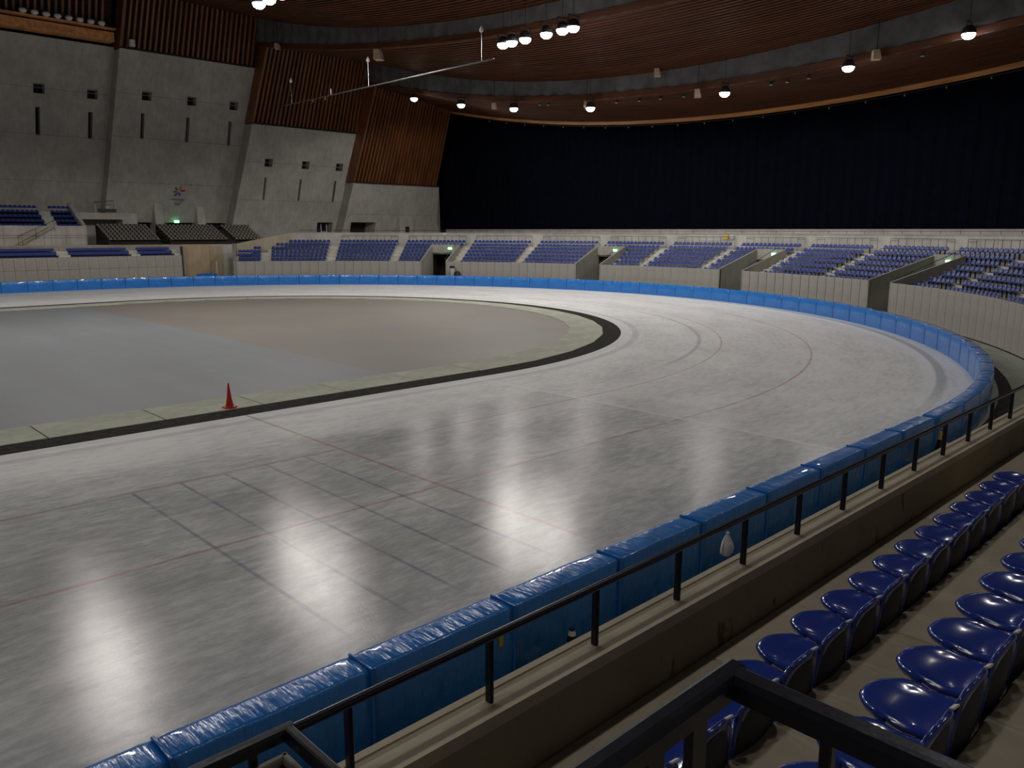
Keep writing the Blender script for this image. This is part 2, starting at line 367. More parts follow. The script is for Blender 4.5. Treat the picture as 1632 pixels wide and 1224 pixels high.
def seat_mesh(name, nu, nv, mat, thick, w=.415):
    # moulded bucket: front lip, dished pan, curved low back.  x across, +y forward, origin on the tread under the pan
    prof = [(.232, .362), (.245, .385), (.232, .402), (.20, .406), (.10, .398), (-.02, .392), (-.11, .398), (-.165, .425), (-.195, .48), (-.213, .56), (-.225, .63), (-.232, .662), (-.243, .664)]
    if nv: prof = [prof[i] for i in (1, 2, 4, 6, 7, 9, 11)]
    n = len(prof); b = bmesh.new(); rows = []
    for j, (y, z) in enumerate(prof):
        q = j / (n - 1); row = []
        for i in range(nu + 1):
            u = -1 + 2 * i / nu
            hw = w / 2
            x = hw * u
            yy, zz = y, z
            if y > -.1:                                  # rounded front outline
                k = max(0, (y + .02) / .27); yy = y - (abs(u) ** 2.6) * .17 * k
                zz += .016 * (abs(u) ** 4) - (.012 * (1 - u * u) if y < .18 else 0)
                if abs(u) > .97: zz -= .018
            else:
                k = min(1, max(0, (z - .40) / .26)); x *= 1 - .10 * k; zz -= (abs(u) ** 3) * .075 * k; yy += (u * u) * .03 * k
                if abs(u) > .97: yy -= .012
            row.append(b.verts.new((x, yy, zz)))
        rows.append(row)
    for j in range(n - 1):
        for i in range(nu): b.faces.new((rows[j][i], rows[j][i + 1], rows[j + 1][i + 1], rows[j + 1][i]))
    bmesh.ops.recalc_face_normals(b, faces=b.faces)
    if thick:
        bmesh.ops.solidify(b, geom=b.faces[:], thickness=thick)
    me = bpy.data.meshes.new(name); b.to_mesh(me); b.free(); me.shade_smooth(); me.materials.append(M[mat]); return me
shell = seat_mesh('shell', 14, 0, 'seat_blue', .022)
def back_cover():
    b = bmesh.new(); rows = []; rim = []; nr, nu = 10, 10
    for j in range(nr + 1):
        f = j / nr; z = .650 - .50 * f; y = -.246 + .05 * f * f + .03 * max(0, f - .6)
        hw = (.187 if f < .62 else .187 * math.sqrt(max(0, 1 - ((f - .62) / .40) ** 2))) * (1 + .06 * min(1, f * 3))
        hw = max(hw, .04); row = []
        for i in range(nu + 1):
            u = -1 + 2 * i / nu; zz = z - (abs(u) ** 3) * .075 * max(0, 1 - f * 3)
            row.append(b.verts.new((hw * u, y + .035 * u * u * (1 - .3 * f), zz)))
        rows.append(row)
    for j in range(nr):
        for i in range(nu): b.faces.new((rows[j][i], rows[j + 1][i], rows[j + 1][i + 1], rows[j][i + 1]))
    rim = [tuple(rows[j][0].co) for j in range(nr - 1, -1, -1)] + [tuple(v.co) for v in rows[0][1:-1]] + [tuple(rows[j][nu].co) for j in range(nr)]
    bmesh.ops.recalc_face_normals(b, faces=b.faces); bmesh.ops.solidify(b, geom=b.faces[:], thickness=.015)
    me = bpy.data.meshes.new('back_cover'); b.to_mesh(me); b.free(); me.shade_smooth(); me.materials.append(M['seat_under'])
    return me, MB().tube(rim, .0125, 6).mesh('rim', 'seat_blue', True)
under, rim_m = back_cover()
leg_m = MB().box(-.012, .012, -.10, -.05, 0, .37).box(-.05, .05, -.13, .0, 0, .012).box(-.16, .16, -.09, -.06, .33, .36).mesh('leg', 'dark_metal')
lab_m = MB().box(-.024, .024, -.004, .004, -.011, .011).mesh('number_label', 'label_white')
def near_seat(x, yb, z, lb, grp):
    t_ = thing('stadium_seat', lb, 'seat', (x, yb, z), 0, grp)
    sh_ = inst('shell', shell, t_); inst('back_cover', under, t_); inst('rim', rim_m, t_); inst('leg', leg_m, t_)
    inst('number_label', lab_m, sh_, (.125, -.240, .652), rot=(R_(60), 0, R_(-6)))
    return t_
# row 1: front tips at y = -41.2 -> seat origin 0.235 behind them
k = 0
for i in range(17):
    x = -18.15 + .4515 * i
    k += 1; near_seat(x, -41.43 + .008 * i * .6, 2.40, f'glossy blue seat, front row behind the near railing, {nth(k)} from the navy guard rail', 'seats in the near front row')
for i in range(5):
    near_seat(-9.35 + .4515 * i, -41.38, 2.40, f'blue seat beyond the aisle in the near front row, {nth(i + 1)} from that aisle', 'near front row beyond the aisle')
for i in range(12):
    near_seat(-17.45 + .4515 * i, -42.29, 2.75, f'large glossy blue seat in the second near row, {nth(i + 1)} from the navy guard rail', 'seats in the second near row')

# navy railing on the parapet
rl = thing('railing', 'navy steel railing on the parapet of the near stand', 'railing', (-18.5, -40.6, 2.875))
MB().tube([(-21.5, 0, .385), (18.4, 0, .385)], .024, 10).obj('top_rail', 'navy_metal', rl, True)
pm = MB().cbox(-.013, .013, -.022, .022, 0, .37, .004).mesh('post', 'navy_metal')
for i in range(30): inst('post', pm, rl, (-.02 + .852 * i - 1.704, 0.02, 0))
# guard rails of the stair beside the camera
def square_rail(m, a, b, wd=.062, ht=.062):
    a, b = Vector(a), Vector(b); d = (b - a).normalized(); s = Vector((-d.y, d.x, 0)); h = Vector((0, 0, 1))
    def sec(p): return [p + s * (x * wd) + h * (z * ht) for x, z in ((-.5, -.5), (-.5, .15), (-.36, .42), (-.2, .5), (.2, .5), (.36, .42), (.5, .15), (.5, -.5))]
    A, B = sec(a), sec(b); n = 8
    m.add(A + B, [tuple(range(n - 1, -1, -1)), tuple(range(n, 2 * n))] + [(i, (i + 1) % n, n + (i + 1) % n, n + i) for i in range(n)])
gr = thing('guard_rail', 'navy painted L-shaped guard rail with flat posts among the seats', 'railing', (-18.67, -42.52, 2.75))
q = MB(); zz = 4.28 - 2.75
square_rail(q, (.031, 0, zz), (-2.4, 0, zz)); square_rail(q, (0, .012, zz - .001), (0, -2.2, zz - .001))
q.obj('handrail', 'navy_metal', gr)
for x in (-.135, -.30, -.62, -.94, -1.26, -1.58, -1.9, -2.2):
    MB().prism([(x - .028, 0), (x + .028, 0), (x + .028, zz - .06), (x + .018, zz - .035), (x - .028, zz - .03)], -.012, .012, 'y').obj('post', 'navy_metal', gr)
for y in (-.24, -.9, -1.5): MB().cbox(-.014, .014, y - .014, y + .014, 0.35 if y < -.5 else 0, zz - .02, .004).obj('post', 'navy_metal', gr)
g2 = thing('guard_rail', 'worn navy corner handrail with grey inner frame at the walkway entrance', 'railing', (-18.95, -40.85, 2.40))
q = MB(); zz = 3.45 - 2.40
square_rail(q, (.024, 0, zz), (-2.2, 0, zz), .05, .05); square_rail(q, (0, .010, zz - .001), (0, -.62, zz - .001), .05, .05); q.obj('handrail', 'navy_metal', g2)
q = MB(); square_rail(q, (-.02, -.03, zz - .085), (-2.2, -.03, zz - .085), .03, .03); square_rail(q, (-.03, -.02, zz - .085), (-.03, -.62, zz - .085), .03, .03); q.obj('inner_frame', 'seat_grey', g2)
for x, y in ((-.14, 0), (-.05, -.05), (-.9, 0), (-1.7, 0), (-.02, -.6)): MB().cbox(x - .016, x + .016, y - .012, y + .012, 0, zz - (.10 if y == -.05 else .02), .004).obj('post', 'navy_metal', g2)
# plastic bag tied to the railing
bg = MB(); prof = [(.004, .0), (.016, -.010), (.012, -.022), (.026, -.045), (.046, -.085), (.060, -.125), (.056, -.158), (.030, -.178), (.004, -.182)]
bg.lathe(prof, 14); bg.v = [(x * (1 + .10 * math.sin(7 * z * 20 + x * 60)), y * .75 * (1 + .12 * math.cos(40 * z + 50 * y)), z) for x, y, z in bg.v]
tag(bg.obj('plastic_bag', 'bag_white', None, True, (-15.44, -40.63, 3.255 - .02)), 'small knotted white plastic bag hanging from the navy railing', 'bag')

# cones
def cone(x, y, h, r, cat_lbl, bands):
    t_ = thing('traffic_cone', cat_lbl, 'cone', (x, y, 0.014 if bands is None else 0))
    if bands is None:
        c_ = MB().lathe([(r * .62, .03), (r * .56, .06), (r * .42, .18), (r * .26, h * .55), (r * .10, h - .02), (r * .06, h), (.004, h + .004)], 24).obj('body', 'cone_red', t_, 'auto')
        b_ = MB()
        b_.prism([((r * (1 if k % 2 else .9)) * math.cos(2 * PI * k / 16), (r * (1 if k % 2 else .9)) * math.sin(2 * PI * k / 16)) for k in range(16)], 0.0, .04, 'z').obj('base', 'cone_red', t_)
    else:
        for z0, z1, mt in bands:
            ra = lambda z: r * .62 * (1 - z / h) + .03
            MB().lathe([(ra(z0), z0), (ra(z1), z1)], 20).obj('band', mt, t_, 'auto')
        MB().cbox(-r, r, -r, r, 0, .035, .01).obj('base', 'yellow', t_)
    return t_
cone(-9.97, -20.35, .76, .22, 'bright red traffic cone on the pale kerb at the finish line', None)
cone(-13.63, -37.6, .67, .22, 'small black and yellow banded cone standing behind the near mats', [(.035, .20, 'black'), (.20, .50, 'yellow'), (.50, .585, 'black'), (.585, .645, 'bag_white'), (.645, .67, 'black')])
cone(-.75, -37.48, .84, .22, 'taller black and yellow banded cone with a wooden block beside it', [(.035, .3, 'yellow'), (.3, .62, 'black'), (.62, .82, 'yellow'), (.82, .84, 'black')])
tag(MB().cbox(-.12, .12, -.08, .08, 0, .62, .01).obj('wooden_block', 'wood_block', None, 'auto', (-1.05, -37.75, 0), .4), 'pale wooden block standing behind the mats beside the banded cone', 'block')

# ------------------------------------------------------------------ curved stand
RW, WTOP = 39.2, 2.24
VOM = [(33.28, 37.05), (8.53, 12.29), (-14.39, -10.88), (-37.83, -34.52)]
A_R = [39.36, 40.55] + [40.55 + .85 * k for k in range(1, 6)] + [46.3]
A_Z = [1.65 + .345 * k for k in range(7)]
AEND, ABEG = 65.0, -88.0
def gaps(lo, hi, cut):
    out, cur = [], lo
    for a, b in sorted(cut):
        if a > cur: out.append((cur, a))
        cur = b
    out.append((cur, hi)); return out
wc = MB()
for a, b in gaps(ABEG, AEND, VOM): wc.arc(RW + .06, RW + .20, a, b, -.006, WTOP)
wc = struct(wc.obj('wall_curve', 'panel_side'), 'pale panelled front wall of the curved stand')
pn_w = .90; pn = MB().cbox(-.44, .44, -.06, 0, .04, WTOP + .01, .012).mesh('panel', 'panel')
stp = math.degrees(pn_w / RW)
for a, b in gaps(ABEG, AEND, VOM):
    nn = max(1, round((b - a) / stp))
    for i in range(nn):
        am = a + (b - a) * (i + .5) / nn; d = pol(RW, am); inst('panel', pn, wc, (d[0], d[1], 0), R_(am - 90 + 180))
sk = MB()
for a, b in gaps(ABEG, AEND, VOM): sk.arc(RW - .012, RW + .05, a, b, 0, .05)
sk.obj('skirting', 'gutter', wc)
cs = MB()
for a, b in gaps(ABEG, 57.5, [(v[0] - .3, v[1] + .3) for v in VOM]): cs.arc(46.3, 46.34, a, b, 0, 3.7)
cs = struct(cs.obj('stand_curve', 'concrete'), 'curved concrete terrace behind the bend')
for k in range(7):
    q = MB()
    cut = [(v[0] - .25, v[1] + .25) for v in VOM] if k < 5 else []
    hi = AEND if k < 4 else (AEND - (k - 3) * 2.2)
    for a, b in gaps(ABEG, hi, cut): q.arc(A_R[k], A_R[k + 1] + (.02 if k < 6 else 0), a, b, A_Z[k] - (.5 if k else 1.5), A_Z[k])
    q.obj('tread', 'concrete', cs)
# gangway tunnels
for i, (a0, a1) in enumerate(VOM):
    vt = struct(inst('door_%d' % (i + 1), None), 'concrete gangway opening through the curved stand')
    for e, an in enumerate((a0, a1)):
        s = (-.22 if e == 0 else .22); lo, hi = min(an, an + s), max(an, an + s)
        p = [pol(RW, lo), pol(43.95, lo), pol(43.95, hi), pol(RW, hi)]
        q = MB().hexa([(x, y, -.006) for x, y in p], [(p[0][0], p[0][1], WTOP + .06), (p[1][0], p[1][1], 3.92), (p[2][0], p[2][1], 3.92), (p[3][0], p[3][1], WTOP + .06)])
        q.obj('side_wall', 'panel_side', vt)
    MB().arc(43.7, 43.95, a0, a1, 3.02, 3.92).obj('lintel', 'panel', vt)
    MB().arc(43.95, 47.2, a0 - .3, a1 + .3, 2.95, 3.05).obj('soffit', 'dark_back', vt)  # near-black colour on the tunnel faces stands for the shade inside
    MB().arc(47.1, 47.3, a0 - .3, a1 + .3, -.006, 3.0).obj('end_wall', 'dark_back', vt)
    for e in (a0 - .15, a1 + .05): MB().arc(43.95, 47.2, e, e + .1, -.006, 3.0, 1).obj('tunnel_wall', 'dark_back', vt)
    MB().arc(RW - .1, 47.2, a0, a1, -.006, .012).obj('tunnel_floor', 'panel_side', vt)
    hr = thing('handrail', f'dark sloping handrail inside the {nth(i + 1)} gangway from the concrete slabs', 'railing', (0, 0, 0))
    pr, pq = pol(39.6, a0 + .25), pol(43.5, a0 + .25)
    MB().tube([(pr[0], pr[1], 2.45), (pq[0], pq[1], 4.1)], .022, 6).obj('rail', 'dark_metal', hr)
    for f in (0.02, .5, .98):
        x, y, z = pr[0] + (pq[0] - pr[0]) * f, pr[1] + (pq[1] - pr[1]) * f, 2.45 + 1.65 * f
        MB().tube([(x, y, z - .45), (x, y, z)], .016, 6).obj('bracket', 'dark_metal', hr)
def exit_sign(loc, rz, lb, s=1.0):
    t_ = thing('exit_sign', lb, 'sign', loc, rz, 'green exit signs')
    MB().cbox(-.36 * s, .36 * s, -.05, .05, -.17 * s, .17 * s, .015).obj('box', 'exit_green', t_)
    fc_ = MB().box(-.30 * s, .30 * s, .051, .056, -.125 * s, .125 * s).obj('face', 'exit_white', t_)
    # running figure and doorway of the pictogram
    f_ = MB(); f_.box(.05 * s, .20 * s, .058, .061, -.09 * s, -.075 * s).box(.185 * s, .20 * s, .058, .061, -.09 * s, .09 * s)
    f_.lathe([(.02 * s, 0), (.02 * s, .002)], 10); f_.v[-20:] = [(-.05 * s + x, .06 + z, .07 * s + y) for x, y, z in f_.v[-20:]]
    f_.prism([(-.08 * s, .04 * s), (-.03 * s, .045 * s), (.0, -.02 * s), (.03 * s, -.08 * s), (.0, -.08 * s), (-.03 * s, -.03 * s), (-.08 * s, -.08 * s), (-.12 * s, -.08 * s), (-.06 * s, -.02 * s)], .058, .061, 'y')
    f_.obj('pictogram', 'exit_green', fc_)
for i, (a0, a1) in enumerate(VOM):
    an = a0 + (a1 - a0) * (.30 if i < 3 else .40); d = pol(43.62, an); exit_sign((d[0], d[1], 3.50), R_(an + 90), f'lit green exit sign over the {nth(i + 1)} gangway from the concrete slabs', .62)

# seats of the curved stand: wedge blocks between radial aisles
T_EDGE = [(57.86, 52.16), (50.75, 42.55), (41.28, 32.8), (31.61, 23.22), (21.93, 13.46), (12.18, 4.01), (2.66, -5.49), (-6.79, -14.81), (-16.07, -23.98), (-25.25, -33.12), (-34.33, -42.22), (-43.4, -51.4), (-52.6, -60.6), (-61.8, -69.8)]
T_EDGE = [(a, b) for a, b in T_EDGE]
seats = []
for bi, (hi, lo) in enumerate([(64.6, 61.5), (60.1, 52.1)] + T_EDGE[1:]):
    for k in range(7):
        rb = A_R[k] + .62 if k else A_R[1] - .30
        pitch = .443
        n = int(R_(hi - lo) * (rb + .2) / pitch + .35); n = max(n, 6) if bi == 0 else n
        for j in range(n):
            an = hi - (hi - lo) * (j + .5) / n
            if k < 5 and any(v[0] - .55 < an < v[1] + .55 for v in VOM): continue
            if k < 5 and -14.4 - 1.9 < an < -14.39: continue
            if bi == 0 and (k > 4 or (k == 4 and j < n - 2)): continue
            if bi == 1 and ((k == 5 and an > 59.4) or (k == 6 and an > 57.6)): continue
            d = pol(rb, an)
            seats.append(((d[0], d[1], A_Z[k]), R_(an + 90), bi, k, j))
far_shell = seat_mesh('stadium_seat', 6, 1, 'seat_far', .03, .40)
far_leg = MB().box(-.03, .03, -.14, -.06, 0, .37).mesh('leg', 'dark_metal')
seats.sort(key=lambda q: (Vector(q[0]) - CAM).length)
def in_frame(p):
    v = Vector(p) - CAM; z = v.dot(fw); return z > 1 and abs(v.dot(rt2) / z * F_PX) < 830
vis = [q for q in seats if in_frame(q[0])]; inv = [q for q in seats if not in_frame(q[0])]
NAMED = 262
for (loc, rz, bi, k, j) in vis[:NAMED]:
    o = thing('stadium_seat', f'blue seat {nth(j + 1)} along row {["one","two","three","four","five","six","seven"][k]} of {nth(bi + 1)} bend block counted from concrete slabs', 'seat', loc, rz, 'blue seats of the curved stand')
    inst('shell', far_shell, o); inst('leg', far_leg, o)
def merge(name, mesh_list, items, mat):
    m = MB()
    for me in mesh_list:
        V = [v.co.copy() for v in me.vertices]; Fs = [tuple(p.vertices) for p in me.polygons]
        for loc, rz in items:
            c, s = math.cos(rz), math.sin(rz)
            m.add([(loc[0] + v.x * c - v.y * s, loc[1] + v.x * s + v.y * c, loc[2] + v.z) for v in V], Fs)
    me = bpy.data.meshes.new(name); me.from_pydata(m.v, [], m.f); me.shade_smooth(); me.materials.append(M[mat]); return inst(name, me)
o = merge('stadium_seats', [far_shell], [(q[0], q[1]) for q in vis[NAMED:]], 'seat_far')
stuff(tag(o, 'rows of small blue seats in the far blocks of the curved stand', 'seats'))
# aisle steps, seat-row blocks
q = MB()
edges = [(64.6, 61.5), (60.1, 52.1)] + T_EDGE[1:]
for i in range(len(edges) - 1):
    a0, a1 = edges[i][1], edges[i + 1][0]
    for k in range(7):
        if k < 5 and any(v[0] - .3 < (a0 + a1) / 2 < v[1] + .3 for v in VOM): continue
        if k < 6 and i > 0: q.arc(A_R[k + 1] - .42, A_R[k + 1], a1 + .12, a0 - .12, A_Z[k], A_Z[k] + .172, 1)
stuff(q.obj('aisle_steps', 'step', cs))
q = MB()
for i in range(len(edges) - 1):
    a0, a1 = edges[i][1], edges[i + 1][0]
    for k in range(7):
        if k < 5 and any(v[0] - .3 < (a0 + a1) / 2 < v[1] + .3 for v in VOM): continue
        if i == 0 and k > 4: continue
        q.arc(A_R[k] + .01, A_R[k + 1] - (.43 if k < 6 else .9), a1 + .12, a0 - .12, A_Z[k], A_Z[k] + .012, 1)
stuff(q.obj('aisle_paving', 'step', cs))
# parapet behind the top row, its rails and notices, and the concourse
pw = MB().arc(46.34, 46.52, ABEG, 57.5, 3.4, 5.12)
pw = struct(pw.obj('wall_parapet', 'concrete'), 'concrete parapet behind the top row of the curved stand')
MB().arc(46.30, 46.58, ABEG, 57.5, 5.12, 5.20).obj('coping', 'panel', pw)
p0, p1 = pol(44.0, 64.8), pol(46.4, 57.4)
q = MB().hexa([(p0[0], p0[1], 2.6), (p1[0], p1[1], 3.4), (p1[0], p1[1] + .2, 3.4), (p0[0], p0[1] + .2, 2.6)], [(p0[0], p0[1], 3.98), (p1[0], p1[1], 5.2), (p1[0], p1[1] + .2, 5.2), (p0[0], p0[1] + .2, 3.98)])
q.obj('ramp_wall', 'concrete_tan', pw)
cf = struct(MB().arc(46.5, 57.5, ABEG, 62, 4.0, 4.35).obj('floor_concourse', 'concrete'))
rail = thing('railing', 'thin dark railing running along the parapet of the bend', 'railing', (0, 0, 0))
q = MB(); q.tube([(*pol(46.43, -80 + i * 1.5), 5.42) for i in range(92)], .025, 6); q.obj('rail', 'dark_metal', rail)
for i in range(60): x, y = pol(46.43, -78 + i * 2.25); MB().tube([(x, y, 5.2), (x, y, 5.42)], .018, 5).obj('post', 'dark_metal', rail)
for i, (hi, lo) in enumerate(T_EDGE[1:12]):
    fr = thing('back_rail', f'thin dark rail frame behind the top row of the {nth(i + 2)} block', 'railing', (0, 0, 0), 0, 'rail frames behind the top row')
    na_ = 8; h2, l2 = hi - .15, lo + .15
    MB().tube([(*pol(46.12, l2 + (h2 - l2) * j / na_), 4.88) for j in range(na_ + 1)], .018, 5).obj('rail', 'dark_metal', fr)
    for j in range(na_ + 1): x, y = pol(46.12, l2 + (h2 - l2) * j / na_); MB().tube([(x, y, 3.72), (x, y, 4.88)], .016, 5).obj('post', 'dark_metal', fr)
    for e in (l2, h2 - (h2 - l2) / na_): MB().tube([(*pol(46.12, e), 4.72), (*pol(46.12, e + (h2 - l2) / na_), 4.72)], .015, 5).obj('brace', 'dark_metal', fr)
for an, z, w_, mt, lb in ((36.07, 5.0, .5, 'label_white', 'small white notice on the parapet above the first gangway'), (-3.95, 4.92, .55, 'sign_yellow', 'yellow notice on the parapet beside a white one'), (-4.75, 4.92, .42, 'label_white', 'white notice on the parapet beside a yellow one')):
    d = pol(46.27, an); tag(MB().box(-w_ / 2, w_ / 2, -.01, .01, -.2, .2).obj('notice', mt, None, False, (d[0], d[1], z - .05), R_(an + 90)), lb, 'notice')
# end face of the stand and gateway
gw = struct(MB().hexa([(*pol(39.2, 65.0), 0), (*pol(39.2, 65.4), 0), (*pol(44.2, 65.4), 0), (*pol(44.2, 65.0), 0)], [(*pol(39.2, 65.0), 2.24), (*pol(39.2, 65.4), 2.24), (*pol(44.2, 65.4), 4.0), (*pol(44.2, 65.0), 4.0)]).obj('wall_gateway', 'panel_side'))
d = pol(39.0, 64.98)
tag(MB().cbox(-.05, .05, -.05, .05, 0, 2.1, .01).obj('marker_post', 'white_paint', None, 'auto', (16.55, 40.2, 0)), 'slim white post at the gateway between plywood wall and curved stand', 'post')
# drum and bag by the curve wall
d = pol(38.55, 31.9)
t_ = thing('drum', 'grey upright drum with a black lid against the panelled wall', 'drum', (d[0], d[1], 0))
MB().lathe([(.20, 0), (.20, .9), (.24, 1.15), (.25, 1.62)], 18).obj('body', 'concrete', t_, 'auto'); MB().lathe([(.27, 1.62), (.27, 1.78), (.20, 1.84)], 18).obj('lid', 'black', t_, 'auto')
d = pol(38.55, 31.1)
tag(MB().lathe([(.22, 0), (.34, .4), (.36, .9), (.30, 1.2), (.14, 1.32)], 14).obj('sack', 'black', None, True, (d[0], d[1], 0)), 'bulging black sack standing next to the grey drum', 'bag')

# ------------------------------------------------------------------ far straight: wall, benches, platform
wf = struct(MB().box(XL, 12.85, 40.06, 40.26, -.006, 2.86).obj('wall_far', 'panel_side'), 'panelled front wall of the far straight stand')
pa = MB().cbox(-.435, .435, -.05, 0, .03, 1.70, .01).mesh('panel', 'panel'); pb = MB().cbox(-.435, .435, -.05, 0, 1.72, 2.86, .01).mesh('panel', 'panel')
for i in range(27):
    x = 12.4 - .89 * i; inst('panel', pa, wf, (x, 40.06, 0)); inst('panel', pb, wf, (x, 40.06, 0))
MB().box(12.85, 12.99, 39.95, 40.3, 0, 3.75).obj('end_post', 'dark_metal', wf)
pl = struct(MB().box(XL, 14.0, 42.1, 58, -.006, 3.85).obj('platform', 'panel'), 'concrete platform behind the far straight')
MB().box(XL, 12.9, 42.02, 42.3, 3.78, 3.92).obj('edge_beam', 'concrete_tan', pl)
MB().box(14.0, 30.5, 43.6, 58, -.006, 3.85).obj('platform_block', 'concrete', pl)
MB().box(XL, 12.85, 40.2, 42.1, 2.4, 2.62).obj('bench_tread', 'dark_back', pl); MB().box(XL, 12.85, 41.15, 42.1, 2.6, 2.98).obj('bench_tread', 'dark_back', pl)
for bi, (x0, x1) in enumerate(((-13, 1.45), (2.55, 7.95), (8.9, 12.2))):
    for r_, (y, z) in enumerate(((40.62, 2.62), (41.42, 2.98))):
        bn = thing('bench', f'long dark blue slatted bench on the far straight, {nth(bi + 1)} section, {"front" if r_ == 0 else "rear"} row', 'bench', ((x0 + x1) / 2, y, z), 0, 'blue benches of the far straight')
        L = (x1 - x0) / 2
        MB().cbox(-L, L, -.15, .05, .28, .33, .015).obj('seat_board', 'seat_far', bn); MB().cbox(-L, L, .17, .23, .42, .68, .015).obj('back_board', 'seat_far', bn)
        for j in range(max(2, int(L))): xx = -L + .4 + j * (2 * L - .8) / max(1, int(L) - 1); MB().box(xx - .03, xx + .03, -.15, .2, 0, .34).obj('leg', 'dark_metal', bn)
for x0, x1 in ((1.5, 2.5), (8.0, 8.85), (12.25, 12.8)):
    for y, z in ((40.3, 2.62), (41.15, 2.98)): MB().box(x0, x1, y, y + .5, z, z + .42).obj('step', 'step', pl)
pwl = struct(MB().box(13.0, 17.0, 42.9, 43.1, -.006, 3.9).obj('wall_plywood', 'plywood'), 'plywood-coloured hoarding beside the gateway')
MB().box(17.0, 18.6, 43.3, 43.5, 0, 3.75).obj('hoarding_return', 'plywood', pwl)

# upper blue stand on the platform
ub = struct(MB().box(-22, 6.0, 48.0, 48.25, 3.85, 5.80).obj('stand_upper', 'white_wall'), 'white front wall of the upper stand')
for i, x in enumerate((-1.2, 3.0)): MB().box(x - .02, x + .02, 47.985, 48.0, 3.85, 5.8).obj('joint', 'panel_side', ub)
MB().hexa([(-.4, 47.5, 3.85), (.1, 47.5, 3.85), (3.4, 47.5, 5.75), (2.9, 47.5, 5.75)], [(-.4, 48.0, 3.85), (.1, 48.0, 3.85), (3.4, 48.0, 5.75), (2.9, 48.0, 5.75)]).obj('stair', 'concrete_tan', ub)
for k in range(5):
    MB().box(-22, 6.0, 48.2 + .85 * k, 49.06 + .85 * k, 3.85, 5.32 + .48 * k).obj('tread', 'dark_back', ub)
for k in range(5): MB().box(2.95, 4.1, 48.26 + .85 * k - .08, 49.08 + .85 * k, 3.85, 5.36 + .48 * k).obj('aisle_tread', 'concrete', ub)
MB().hexa([(6.0, 48.0, 3.85), (6.35, 48.0, 3.85), (6.35, 52.6, 3.85), (6.0, 52.6, 3.85)], [(6.0, 48.0, 5.85), (6.35, 48.0, 5.85), (6.35, 52.6, 8.3), (6.0, 52.6, 8.3)]).obj('stringer', 'concrete', ub)
hr = thing('handrail', 'dark sloping handrail on the stair of the white upper stand', 'railing')
MB().tube([(-.1, 47.45, 4.75), (3.2, 47.45, 6.3), (3.2, 48.1, 6.3)], .025, 6).obj('rail', 'dark_metal', hr)
for x in (-.1, 1.5, 3.2): MB().tube([(x, 47.45, 4.75 + (x + .1) * .47 - 1.0), (x, 47.45, 4.75 + (x + .1) * .47)], .02, 5).obj('post', 'dark_metal', hr)
pr = thing('railing', 'thin dark railing along the platform before the white stand', 'railing')
MB().tube([(-12, 47.2, 4.85), (6.2, 47.2, 4.85)], .02, 6).obj('rail', 'dark_metal', pr)
for i in range(10): MB().tube([(-11.5 + i * 1.95, 47.2, 3.85), (-11.5 + i * 1.95, 47.2, 4.85)], .016, 5).obj('post', 'dark_metal', pr)
useat = []
for k in range(5):
    for j in range(6): useat.append(((4.25 + .43 * (j - .3) + .10, 48.72 + .85 * k, 5.32 + .48 * k), PI, k, j, 1) if j < 5 else None)
    for j in range(24): useat.append(((2.75 - .43 * j, 48.72 + .85 * k, 5.32 + .48 * k), PI, k, j, 0))
useat = [u for u in useat if u]
o = merge('upper_stand_seats', [far_shell], [(u[0], u[1]) for u in useat], 'seat_far')
stuff(tag(o, 'five rows of small blue seats on the upper stand with a white front wall', 'seats'))

# telescopic grey seating on the platform
gs = seat_mesh('folding_seat', 4, 1, 'seat_grey', .04, .34)
for ui, (x0, x1) in enumerate(((7.9, 13.2), (14.2, 25.3))):
    tu = thing('telescopic_stand', ['short dark stepped unit of folding grey seats beside the white upper stand', 'long dark stepped unit of folding grey seats under the emblem'][ui], 'seating unit', ((x0 + x1) / 2, 46, 3.85))
    L = (x1 - x0) / 2
    for k in range(7): MB().box(-L, L, .6 * k, .6 * k + .62, 0, .24 * (k + 1)).obj('step', 'dark_back', tu)
    MB().box(-L, L, 4.2, 4.3, 0, 2.2).obj('back_panel', 'glass_dark', tu)
    MB().box(-L - .06, -L, 0, 4.2, 0, .5).obj('side_panel', 'dark_metal', tu)
    m_ = merge('folding_seats', [gs], [((-L + .25 + .44 * j, .35 + .6 * k, .24 * (k + 1) - .12), PI) for k in range(7) for j in range(int(2 * L / .44)) if not (ui == 1 and 15 <= j - (k // 2) * 0 <= 16)], 'seat_grey')
    m_.parent = tu; stuff(m_)

